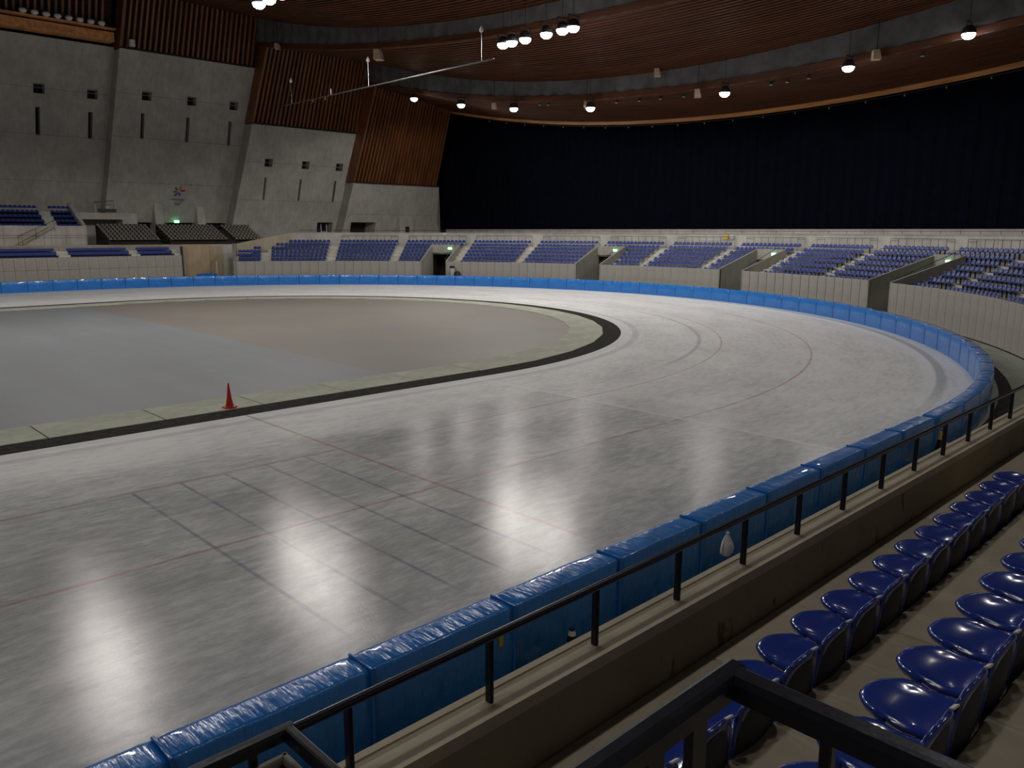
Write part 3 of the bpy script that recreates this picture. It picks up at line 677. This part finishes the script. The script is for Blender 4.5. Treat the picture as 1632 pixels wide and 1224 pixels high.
# ------------------------------------------------------------------ leaning concrete slabs, slatted timber above
SL = .35
def sy(y0, z): return y0 - SL * (z - 5.0)
def slab(name, y0, xl, xsl, xr, z0, z1, holes, depth=.9, mat='concrete', xrf=None):
    """leaning slab: front face with recessed openings.  holes: (x0,x1,za,zb,deep)"""
    m = MB()
    zs = sorted({z0, z1} | {h[2] for h in holes} | {h[3] for h in holes})
    for zi in range(len(zs) - 1):
        za, zb = zs[zi], zs[zi + 1]; zc = (za + zb) / 2
        L = lambda z: xl + xsl * (z - 6.7)
        Rr = (xrf if xrf else (lambda z: xr))
        cuts = sorted([h for h in holes if h[2] <= zc <= h[3]], key=lambda h: h[0])
        cur = None; segs = []
        prev = None
        for h in cuts + [None]:
            segs.append((prev, h)); prev = h
        for a, b in segs:
            xa0 = L(za) if a is None else a[1]; xa1 = L(zb) if a is None else a[1]
            xb0 = Rr(za) if b is None else b[0]; xb1 = Rr(zb) if b is None else b[0]
            m.add([(xa0, sy(y0, za), za), (xb0, sy(y0, za), za), (xb1, sy(y0, zb), zb), (xa1, sy(y0, zb), zb)], [(0, 1, 2, 3)])
    L = lambda z: xl + xsl * (z - 6.7)
    Rr = (xrf if xrf else (lambda z: xr))
    for fx in (L, Rr):
        q = [(fx(z0), sy(y0, z0), z0), (fx(z0), sy(y0, z0) + 4, z0), (fx(z1), sy(y0, z1) + 4, z1), (fx(z1), sy(y0, z1), z1)]
        m.add(q, [(0, 1, 2, 3)])
    for z in (z0, z1): m.add([(L(z), sy(y0, z), z), (Rr(z), sy(y0, z), z), (Rr(z), sy(y0, z) + 4, z), (L(z), sy(y0, z) + 4, z)], [(0, 1, 2, 3)])
    o = struct(m.obj(name, mat))
    for h in holes:
        x0, x1, za, zb, dp = h; a, b = sy(y0, za), sy(y0, zb); r_ = MB()
        r_.add([(x0, a, za), (x1, a, za), (x1, b, zb), (x0, b, zb), (x0, a + dp, za), (x1, a + dp, za), (x1, b + dp, zb), (x0, b + dp, zb)],
               [(0, 1, 5, 4), (1, 2, 6, 5), (2, 3, 7, 6), (3, 0, 4, 7)]); r_.obj('reveal', mat, o)
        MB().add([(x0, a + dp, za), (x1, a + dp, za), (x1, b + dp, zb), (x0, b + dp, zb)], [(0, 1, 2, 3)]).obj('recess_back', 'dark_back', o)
    return o
def sq(x, z, s=.52): return (x - s, x + s, z - s * .9, z + s * .9, 1.0)
def slot(x, za, zb, w_=.19): return (x - w_, x + w_, za, zb, .8)
Y1, Y2, Y3, Y4 = 57.5, 55.8, 53.9, 52.0
slab1 = slab('wall_slab_first', Y1, -40, 0, 11.6, 3.85, 24.5, [sq(4.4, 19.7), sq(9.5, 19.7), slot(4.25, 15.2, 17.95, .22), slot(9.33, 15.2, 17.95, .22), sq(-.7, 19.7), slot(-.8, 15.2, 17.95)])
slab2 = slab('wall_slab_second', Y2, 10.45, .065, 27.8, 6.3, 24.2, [sq(14.53, 19.9), sq(19.52, 19.9), sq(24.54, 19.9), slot(14.19, 15.45, 18.15), slot(19.22, 15.45, 18.15), slot(24.27, 15.45, 18.15)])
slab3 = slab('wall_slab_third', Y3, 24.85, .115, 41.8, 4.35, 17.95, [sq(28.75, 13.65), sq(33.87, 13.65), sq(38.85, 13.65), slot(28.56, 9.2, 11.9, .15), slot(33.43, 9.2, 11.9, .15), slot(38.55, 9.2, 11.9, .15), (36.7, 39.05, 4.36, 6.5, 2.5)])
slab4 = slab('wall_slab_fourth', Y4, 39.7, .10, 54.7, 4.35, 11.7, [(40.75, 44.8, 4.36, 6.55, 2.5)], xrf=lambda z: 54.7 if z > 8.4 else 54.7 + (8.4 - z) * .55)
for o, lb in ((slab1, 'tall leaning concrete slab with square recesses and slots above the blue upper stand'), (slab2, 'leaning concrete slab with three square recesses and the emblem'), (slab3, 'lower leaning concrete slab with three square recesses and a framed door'), (slab4, 'lowest leaning concrete slab next to the black curtain')): o['label'] = lb
# formwork joints as recessed-looking strips of thin geometry
for o, y0, x0, x1, zz_ in ((slab1, Y1, -40, 11.5, (15.25, 19.75, 10.6)), (slab2, Y2, 11, 26.6, (15.5, 19.9, 10.7)), (slab3, Y3, 25.8, 41, (9.1, 13.6)), (slab4, Y4, 40.2, 54.6, (7.6,))):
    for z in zz_:
        y = sy(y0, z) - .004; MB().add([(x0, y, z), (x1, y, z), (x1, y - .02, z + .05), (x0, y - .02, z + .05)], [(0, 1, 2, 3)]).obj('form_joint', 'panel_side', o)
lw = struct(MB().box(10, 30.5, 56.6, 56.8, 3.85, 6.6).obj('wall_glass', 'glass_dark'), 'dark glazed wall under the second slab')
# corner foot of the last slab, piers
for x, zt, w_ in ((16.25, 8.45, .55), (21.3, 8.2, .55)):
    yb = sy(Y2, zt) - .05; q = MB().hexa([(x - w_, 53.95, 3.85), (x + w_, 53.95, 3.85), (x + w_, 56.2, 3.85), (x - w_, 56.2, 3.85)], [(x - w_ * .8, yb, zt), (x + w_ * .8, yb, zt), (x + w_ * .8, 56.2, zt), (x - w_ * .8, 56.2, zt)]); q.obj('pier', 'white_wall', slab2)
MB().hexa([(48.2, 50.6, 4.35), (50.6, 50.6, 4.35), (50.6, 52.2, 4.35), (48.2, 52.2, 4.35)], [(48.2, 50.6, 7.4), (50.4, 50.6, 7.4), (50.4, 51.3, 7.4), (48.2, 51.3, 7.4)]).obj('pier', 'concrete', slab4)
MB().box(49.2, 49.9, 50.57, 50.62, 4.36, 6.0).obj('hatch', 'dark_back', slab4)
# framed door in the third slab
dr = struct(inst('door_5', None, None, (37.8, 54.6, 4.35)), 'dark door with white frame in the third slab')
MB().box(-1.1, 1.1, .1, .14, 0, 2.1).obj('glass', 'glass_dark', dr)
for x in (-.62, .12, .98): MB().box(x - .06, x + .06, 0, .1, 0, 2.0).obj('frame_post', 'white_paint', dr)
MB().box(.12, .98, 0, .1, .85, .93).obj('frame_bar', 'white_paint', dr)
# balcony between upper stand and second slab
bc = struct(MB().box(6.8, 13.0, 52.3, 57, 6.55, 7.25).obj('balcony', 'white_wall'), 'white balcony slab between the upper stand and the second slab')
MB().box(11.4, 13.0, 52.25, 56, 3.85, 6.56).obj('pier', 'white_wall', bc); MB().box(6.4, 11.4, 54.8, 55.0, 3.85, 6.55).obj('back_wall', 'concrete', bc)
eq = thing('equipment_frame', 'low metal frame with panels stored on the white balcony', 'equipment', (9.8, 53.2, 7.25))
MB().tube([(-.9, 0, 0), (-.9, 0, 1.15), (1.1, 0, 1.35), (1.1, 0, 0)], .05, 6).obj('frame', 'bare_metal', eq); MB().cbox(-.5, 1.3, -.2, .3, .12, .45, .03).obj('tray', 'dark_metal', eq); MB().cbox(-1.0, -.75, -.1, .1, 0, .95, .02).obj('board', 'panel', eq); MB().cbox(.2, .6, -.15, .2, .45, .8, .02).obj('casing', 'concrete', eq)
# emblem with the lettering and rings
em = thing('wall_emblem', 'colourful six-petal flower emblem with dark lettering and rings on the slab', 'emblem', (18.62, sy(Y2, 9.95) - .03, 9.95))
em.rotation_euler = (math.atan(SL), 0, 0)
def petal(an, L, wd, mt, r0=.12):
    pts = []; a = R_(an); c, s = math.cos(a), math.sin(a)
    for t_ in range(9):
        u = t_ / 8; pts.append((r0 + L * u, wd * math.sin(PI * u ** .8)))
    for t_ in range(7, 0, -1):
        u = t_ / 8; pts.append((r0 + L * u, -wd * .75 * math.sin(PI * u ** 1.25)))
    MB().prism([(x * c - y * s, x * s + y * c) for x, y in pts], -.012, .012, 'y').obj('petal', mt, em)
for an, L, wd, mt in ((62, .62, .13, 'petal_orange'), (8, .74, .15, 'petal_red'), (-72, .52, .13, 'petal_purple'), (-128, .72, .16, 'petal_blue'), (187, .58, .13, 'petal_red'), (133, .58, .15, 'petal_green')): petal(an, L, wd, mt)
def text(body, size, loc, parent, mat, name='lettering'):
    cu = bpy.data.curves.new(name, 'FONT'); cu.body = body; cu.size = size; cu.align_x = 'CENTER'; cu.extrude = .004
    tmp = bpy.data.objects.new(name, cu); COL.objects.link(tmp)
    dg = bpy.context.evaluated_depsgraph_get(); me = bpy.data.meshes.new_from_object(tmp.evaluated_get(dg))
    bpy.data.objects.remove(tmp); me.materials.clear(); me.materials.append(M[mat])
    return inst(name, me, parent, loc, rot=(R_(90), 0, 0))
text('NAGANO', .36, (-.02, -.012, -1.12), em, 'ink'); text('1998', .22, (.30, -.012, -1.34), em, 'ink')
for i, (x, z, mt) in enumerate(((-.34, -1.50, 'petal_blue'), (-.06, -1.50, 'ink'), (.22, -1.50, 'petal_red'), (-.20, -1.64, 'ring_ink'), (.08, -1.64, 'petal_green'))):
    MB().tube([(x + .115 * math.cos(2 * PI * k / 16), -.012, z + .115 * math.sin(2 * PI * k / 16)) for k in range(17)], .018, 5, False).obj('ring', mt, em)
exit_sign((18.45, 54.9, 6.42), PI, 'lit green exit sign over the dark opening below the emblem', .85)

# timber slats on the upper part of each slab
def slat_wall(name, y0, xl, xr, z0, z1, mat='wood_slat', pitch=.55, shear=.0):
    b = struct(MB().hexa([(xl, sy(y0, z0) + .5, z0), (xr, sy(y0, z0) + .5, z0), (xr, sy(y0, z0) + .7, z0), (xl, sy(y0, z0) + .7, z0)], [(xl + shear, sy(y0, z1) + .5, z1), (xr, sy(y0, z1) + .5, z1), (xr, sy(y0, z1) + .7, z1), (xl + shear, sy(y0, z1) + .7, z1)]).obj(name, 'dark_back'))
    m = MB(); n = int((xr - xl) / pitch)
    for i in range(n):
        xa = xl + pitch * i; f = i / n; xt = xa + shear * (1 - f)
        w_ = .22
        m.hexa([(xa, sy(y0, z0), z0), (xa + w_, sy(y0, z0), z0), (xa + w_, sy(y0, z0) + .5, z0), (xa, sy(y0, z0) + .5, z0)], [(xt, sy(y0, z1), z1), (xt + w_, sy(y0, z1), z1), (xt + w_, sy(y0, z1) + .5, z1), (xt, sy(y0, z1) + .5, z1)])
    stuff(m.obj('slats', mat, b)); 
    # end board
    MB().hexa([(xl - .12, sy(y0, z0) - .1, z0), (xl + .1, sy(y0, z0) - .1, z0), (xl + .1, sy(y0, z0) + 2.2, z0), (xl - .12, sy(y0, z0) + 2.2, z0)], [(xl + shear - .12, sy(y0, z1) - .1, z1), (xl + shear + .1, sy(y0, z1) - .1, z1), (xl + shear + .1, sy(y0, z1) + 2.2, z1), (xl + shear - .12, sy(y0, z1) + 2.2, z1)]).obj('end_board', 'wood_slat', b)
    MB().box(xl, xr, sy(y0, z0) - .05, sy(y0, z0) + .5, z0 - .15, z0 + .05).obj('sill', 'dark_back', b)
    return b
for o, lb in ((slat_wall('wall_timber_first', Y1 - .1, -40, 11.4, 25.9, 31.0, pitch=.62), 'dark timber slats above the first slab'),
              (slat_wall('wall_timber_second', Y2, 11.65, 27.2, 24.35, 31.0, pitch=.58, shear=.45), 'dark timber slats above the second slab'),
              (slat_wall('wall_timber_third', Y3, 26.15, 41.6, 18.05, 28.0, shear=1.1), 'dark timber slats above the third slab'),
              (slat_wall('wall_timber_fourth', Y4, 40.2, 54.6, 11.8, 24.5, shear=1.2), 'timber slats above the fourth slab beside the curtain')): o['label'] = lb
bm_ = struct(MB().box(-40, 11.3, sy(Y1, 25.1) - .9, sy(Y1, 25.1) + .6, 24.85, 25.75).obj('trim_3', 'wood_edge_lit'), 'orange timber beam on top of the first slab')
MB().box(-40, 11.4, sy(Y1, 25.9) - 1.0, sy(Y1, 25.9), 25.95, 26.12).obj('batten', 'wood_edge_lit', bm_)
for i in range(8):
    x = 10.0 - 1.02 * i
    t_ = thing('downlight', f'unlit white round lamp on the orange timber beam, {nth(i + 1)} from its end', 'lamp', (x, sy(Y1, 26) - 1.05, 26.12), 0, 'white lamps on the timber beam')
    MB().lathe([(.10, 0), (.30, .10), (.36, .26), (.28, .42), (.08, .48)], 14).obj('shade', 'lamp_white', t_, True); MB().box(-.05, .05, 0, .5, .0, .12).obj('arm', 'dark_metal', t_)
t_ = thing('camera_box', 'small pale box on top of the second slab below the slats', 'box', (12.6, sy(Y2, 24.3) - .75, 24.25)); MB().cbox(-.25, .25, -.25, .25, .1, .8, .04).obj('casing', 'lamp_white', t_); MB().box(-.1, .1, -.1, .1, -.05, .12).obj('foot', 'dark_metal', t_)

# ------------------------------------------------------------------ hanging timber roof in stepped strips
Xa, Xb, Xc = 26.5, 40.8, 55.0
QE = (.00225, -.00534, 17.256); QCL = (.00239, .02656, 17.385); QCH = (.00312, .01423, 19.267); QAL = (.00165, .04388, 20.585); QAH = (.00257, .02958, 22.263)
QBL = (.0022, .03, 23.4); QBH = (.0022, .02, 25.2); QTL = (.0021, .01, 26.4)
def qz(q, y): return q[0] * y * y + q[1] * y + q[2]
YN, YF = -52.0, 50.0
ce = struct(inst('ceiling', None), 'stepped timber-lined hanging roof')
def roof_strip(x0, q0, x1, q1, n, pitch=.52, ny=26):
    ys = [YN + (YF - YN) * i / ny for i in range(ny + 1)]
    b = MB(); b.add([(x, y, qz(q, y) + .45) for x, q in ((x0, q0), (x1, q1)) for y in ys], [(i, i + 1, ny + 2 + i, ny + 1 + i) for i in range(ny)]); b.obj('roof_deck', 'wood', ce)
    m = MB(); nb = int((x1 - x0) / pitch)
    for i in range(nb + 1):
        f = i / nb; x = x0 + (x1 - x0) * f; w_ = .11
        vs = []
        for y in ys:
            z = qz(q0, y) * (1 - f) + qz(q1, y) * f
            vs += [(x - w_, y, z), (x + w_, y, z), (x + w_, y, z + .45), (x - w_, y, z + .45)]
        fs = []
        for j in range(ny):
            for k in range(3): a_, b_ = ((3, 0), (0, 1), (1, 2))[k]; fs.append((j * 4 + a_, j * 4 + b_, j * 4 + 4 + b_, j * 4 + 4 + a_))
        m.add(vs, fs)
    stuff(m.obj('roof_beams', 'wood', ce))
def riser(x, ql, qh, amp=.08):
    m = MB(); n = 260; vs = []
    for i in range(n + 1):
        y = YN + (YF - YN) * i / n; dx = amp * math.sin(y * 2 * PI / 1.9); vs += [(x + dx, y, qz(ql, y) - .05), (x + dx, y, qz(qh, y) + .45 + .06 * math.sin(y * 2 * PI / 1.9))]
    m.add(vs, [(2 * i, 2 * i + 2, 2 * i + 3, 2 * i + 1) for i in range(n)]); m.obj('riser', 'riser_cloth', ce, True)
def edge_beam(x, q, mat='wood', h=.5, w_=.14, nb=1):
    ny = 40; ys = [YN + (YF - YN) * i / ny for i in range(ny + 1)]
    for k in range(nb):
        xx = x + k * .30; vs = []; dz = -.05 - .12 * k
        for y in ys: z = qz(q, y) + dz; vs += [(xx - w_, y, z), (xx + w_, y, z), (xx + w_, y, z + h), (xx - w_, y, z + h)]
        fs = [(0, 1, 2, 3), (ny * 4 + 3, ny * 4 + 2, ny * 4 + 1, ny * 4)]
        for j in range(ny):
            for a_ in range(4): b_ = (a_ + 1) % 4; fs.append((j * 4 + a_, j * 4 + b_, j * 4 + 4 + b_, j * 4 + 4 + a_))
        m = MB(); m.add(vs, fs); m.obj('edge_beam', mat, ce)
roof_strip(-62, QTL, -18, QTL, 1, .8); roof_strip(-18, QTL, -3.5, (.0021, .01, 25.8), 1, .8); 
riser(-3.5, QBH, QTL); roof_strip(-3.5, QBH, 11.5, (.0022, .02, 24.9), 1)
riser(11.5, QBL, QBH); roof_strip(11.5, QBL, Xa, QAH, 1)
riser(Xa, QAL, QAH); roof_strip(Xa, QAL, Xb, QCH, 1)
riser(Xb, QCL, QCH); roof_strip(Xb, QCL, Xc, QE, 1)
edge_beam(Xa + .1, QAL, 'wood'); edge_beam(Xb + .1, QCL, 'wood'); edge_beam(Xc, QE, 'wood_edge_lit', .30, .10, 3); edge_beam(11.6, QBL, 'wood')
# curtain track under the end edge
ct_ = thing('curtain_track', 'thin dark curtain track with brass studs below the end of the roof', 'track', (Xc + .9, 0, 0))
MB().tube([(0, YN + 4 + i * 2, qz(QE, YN + 4 + i * 2) - .42) for i in range(48)], .04, 5).obj('track', 'dark_metal', ct_)
for i in range(24):
    y = 40 - 3.4 * i
    MB().lathe([(.015, .12), (.06, .10), (.07, 0), (.03, -.04)], 8).obj('stud', 'brass', ct_, False, (0, y, qz(QE, y) - .62))
    MB().box(-.012, .012, -.012, .012, -.55, .2).obj('hanger', 'dark_metal', ct_, False, (0, y, qz(QE, y)))

# ------------------------------------------------------------------ outer shell
m = MB(); n = 900; vs = []
for i in range(n + 1):
    y = 54 - 114 * i / n; dx = .06 * math.sin(y * 2 * PI / 1.15) + .03 * math.sin(y * 2 * PI / .47 + 1); vs += [(57.6 + dx * 1.2, y, 5.30 + .05 * math.sin(y * 3)), (57.6 + dx, y, 31)]
m.add(vs, [(2 * i, 2 * i + 2, 2 * i + 3, 2 * i + 1) for i in range(n)])
tag(m.obj('curtain', 'curtain', None, True), 'huge black pleated curtain hanging across the end of the hall', 'curtain')
we = struct(MB().box(58.2, 58.6, -62, 60, 0, 32).obj('wall_end', 'panel'), 'low wall and frame of the hall end')
MB().box(57.0, 57.25, -62, 51, 4.35, 5.62).obj('base_wall', 'concrete', we)
struct(MB().box(-62, 58.6, 60.5, 61, 0, 32).obj('wall_far_outer', 'dark_back')); struct(MB().box(-62, 58.6, -56, -55.5, 0, 32).obj('wall_near_outer', 'concrete'))
struct(MB().box(-62.5, -62, -56, 61, 0, 32).obj('wall_left_outer', 'concrete')); struct(MB().box(-62, 58.6, -56, 61, 31.5, 32).obj('roof_shell', 'dark_back'))
struct(MB().box(-62, 58.6, -56, 61, -.4, -.03).obj('floor_base', 'floor_outer'))
struct(MB().box(-62, 0, -55.5, -47.0, 0, 4.5).obj('floor_near_concourse', 'concrete_tan'))

# ------------------------------------------------------------------ lamps
lens = MB().lathe([(.42, .06), (.42, -.06), (.36, -.20), (.22, -.31), (.01, -.35)], 20).mesh('lens', 'lamp_glow', True)
hous = MB().lathe([(.44, .0), (.46, .08), (.38, .34), (.20, .52), (.05, .56)], 20).mesh('housing', 'dark_metal', 'auto')
brk = MB().box(-.52, -.48, -.03, .03, .05, .75).box(.48, .52, -.03, .03, .05, .75).box(-.52, .52, -.03, .03, .72, .78).mesh('bracket', 'dark_metal')
def roof_z(x, y):
    for x0, q0, x1, q1 in ((-62, QTL, -18, QTL), (-18, QTL, -3.5, (.0021, .01, 25.8)), (-3.5, QBH, 11.5, (.0022, .02, 24.9)), (11.5, QBL, Xa, QAH), (Xa, QAL, Xb, QCH), (Xb, QCL, Xc, QE)):
        if x0 <= x < x1: f = (x - x0) / (x1 - x0); return qz(q0, y) * (1 - f) + qz(q1, y) * f
def lamp(x, y, z, lb, grp, tilt=(0, 0), power=1.0):
    stem = roof_z(x, y) - z - .01
    t_ = thing('flood_lamp', lb, 'lamp', (x, y, z), 0, grp)
    ho_ = inst('housing', hous, t_); inst('lens', lens, ho_); inst('bracket', brk, t_); MB().tube([(0, 0, .76), (0, 0, stem)], .02, 6).obj('stem', 'dark_metal', t_)
    ld = bpy.data.lights.new('flood', 'SPOT'); ld.energy = LAMP_W * power; ld.spot_size = R_(172); ld.spot_blend = .25; ld.shadow_soft_size = .42; ld.color = (1, .965, .91)
    lo = bpy.data.objects.new('flood_light', ld); COL.objects.link(lo); lo.parent = t_; lo.location = (0, 0, -.62); lo.rotation_euler = (tilt[0], tilt[1], 0)
for i, (y, z) in enumerate(((38.46, 21.32), (29.6, 19.64), (20.88, 18.33), (10.07, 17.27), (-4.87, 16.94), (-15.4, 17.56), (-23.55, 18.58))):
    y, z = -43.386 + (y + 43.386) * .9646, 5.306 + (z - 5.306) * .9646
    lamp(39.8, y, z, f'lit flood lamp under the last roof strip before the curtain, {nth(i + 1)} from the slatted wall', 'flood lamps before the curtain', (0, R_(-8)), power=1.3)
for i, y in enumerate((2.23, 1.28, -.11, -2.22, -3.75, -4.75)):
    lamp(22.8, y, 19.0, f'lit flood lamp in the bright row under the middle roof, {nth(i + 1)} along', 'bright row of flood lamps')
for i, y in enumerate((8.4, 7.0, 5.4, 3.4, 1.6, .4)):
    lamp(6.6, y, 20.0, f'flood lamp hung above the infield centre, {nth(i + 1)} in its row', 'flood lamps above the infield')
for i, y in enumerate((6.0, 4.6, 3.2, 1.4, -.2, -1.6)):
    lamp(-7.8, y, 20.3, f'flood lamp hung above the finish line area, {nth(i + 1)} in its row', 'flood lamps above the finish')
for i, y in enumerate((6.0, 4.6, 3.2, 1.4, -.2, -1.6)):
    lamp(-24.0, y, 20.5, f'flood lamp hung above the far end of the infield, {nth(i + 1)} in its row', 'flood lamps above the infield end')
for i, x in enumerate((-38.0, -26.0, -14.0, -2.0, 10.0)):
    lamp(x, -39.0, 22.0, f'flood lamp hung above the near straight, {nth(i + 1)} towards the bend', 'flood lamps above the near straight', power=.68)
# tan loudspeaker boxes below the roof steps
def spk(x, y, z, lb, s=1.0):
    t_ = thing('loudspeaker', lb, 'loudspeaker', (x, y, z), R_(35), 'tan loudspeakers under the roof')
    MB().hexa([(-.45 * s, -.35 * s, -.4 * s), (.45 * s, -.35 * s, -.4 * s), (.45 * s, .35 * s, -.4 * s), (-.45 * s, .35 * s, -.4 * s)], [(-.4 * s, -.15 * s, .4 * s), (.4 * s, -.15 * s, .4 * s), (.4 * s, .35 * s, .4 * s), (-.4 * s, .35 * s, .4 * s)]).obj('cabinet', 'tan_box', t_)
    MB().box(-.35 * s, .35 * s, -.36 * s, -.34 * s, -.36 * s, -.30 * s).obj('grille', 'dark_metal', t_)
    MB().box(-.03, .03, -.03, .03, .4 * s, 2.6).obj('hanger', 'dark_metal', t_)
spk(25.4, 21.9, 21.5, 'large tan loudspeaker hung below the middle roof step', 1.1); spk(25.4, 41.0, 25.2, 'round-shouldered tan loudspeaker near the top of the third slats', .7)
spk(39.8, .56, 19.0, 'tan loudspeaker hung below the middle of the lower roof step', .8)
spk(40.2, 22.0, 18.5, 'tan loudspeaker beside the third flood lamp of the curtain row', .75); spk(40.2, 9.0, 17.3, 'tan loudspeaker beside the fourth flood lamp of the curtain row', .7); spk(40.2, -3.4, 16.85, 'tan loudspeaker beside the fifth flood lamp of the curtain row', .8); spk(40.2, -18.2, 17.75, 'tan loudspeaker beside the sixth flood lamp of the curtain row', .8)
# small spotlights under the last strip
for i, y in enumerate((7.0, 4.3, 1.9, -.6, -2.2, -9.0, -10.4, -12.2, -20.6, 16.0, 17.2)):
    t_ = thing('stage_spot', f'small unlit spotlight under the last roof strip, {nth(i + 1)} of the scattered ones', 'lamp', (42.2, y, qz(QCL, y) - .25), 0, 'unlit spotlights under the last strip')
    MB().lathe([(.16, 0), (.18, .12), (.12, .34), (.05, .38)], 12).obj('housing', 'dark_metal', t_, 'auto'); MB().lathe([(.12, -.015), (.15, .01)], 12).obj('lens', 'lamp_white', t_); MB().box(-.02, .02, -.02, .02, .36, .7).obj('stem', 'dark_metal', t_)
# hanging display bar on wires
br = thing('hanging_bar', 'long thin metal bar hung from the roof on three wires', 'bar', (15.6, 9.0, 16.0))
MB().tube([(0, 13.2, 0), (.05, -13.5, 0)], .05, 8).obj('bar', 'bare_metal', br, True)
for dy in (11.9, .3, -12.4):
    MB().tube([(0, dy, 0), (0, dy, 1.75 + abs(dy) * .02)], .022, 5).obj('drop_rod', 'bare_metal', br); MB().tube([(0, dy, 1.75), (0, dy, 8.0)], .006, 4).obj('wire', 'dark_metal', br); MB().lathe([(.03, 1.7), (.13, 1.78), (.13, 1.9), (.03, 2.1)], 10, (0, dy, 0)).obj('hook_block', 'lamp_white', br)
for dy, L in ((8.4, .25), (6.5, .3), (5.6, -.5)): MB().tube([(0, dy, 0), (0, dy, -L)], .02, 5).obj('clip', 'bare_metal', br)
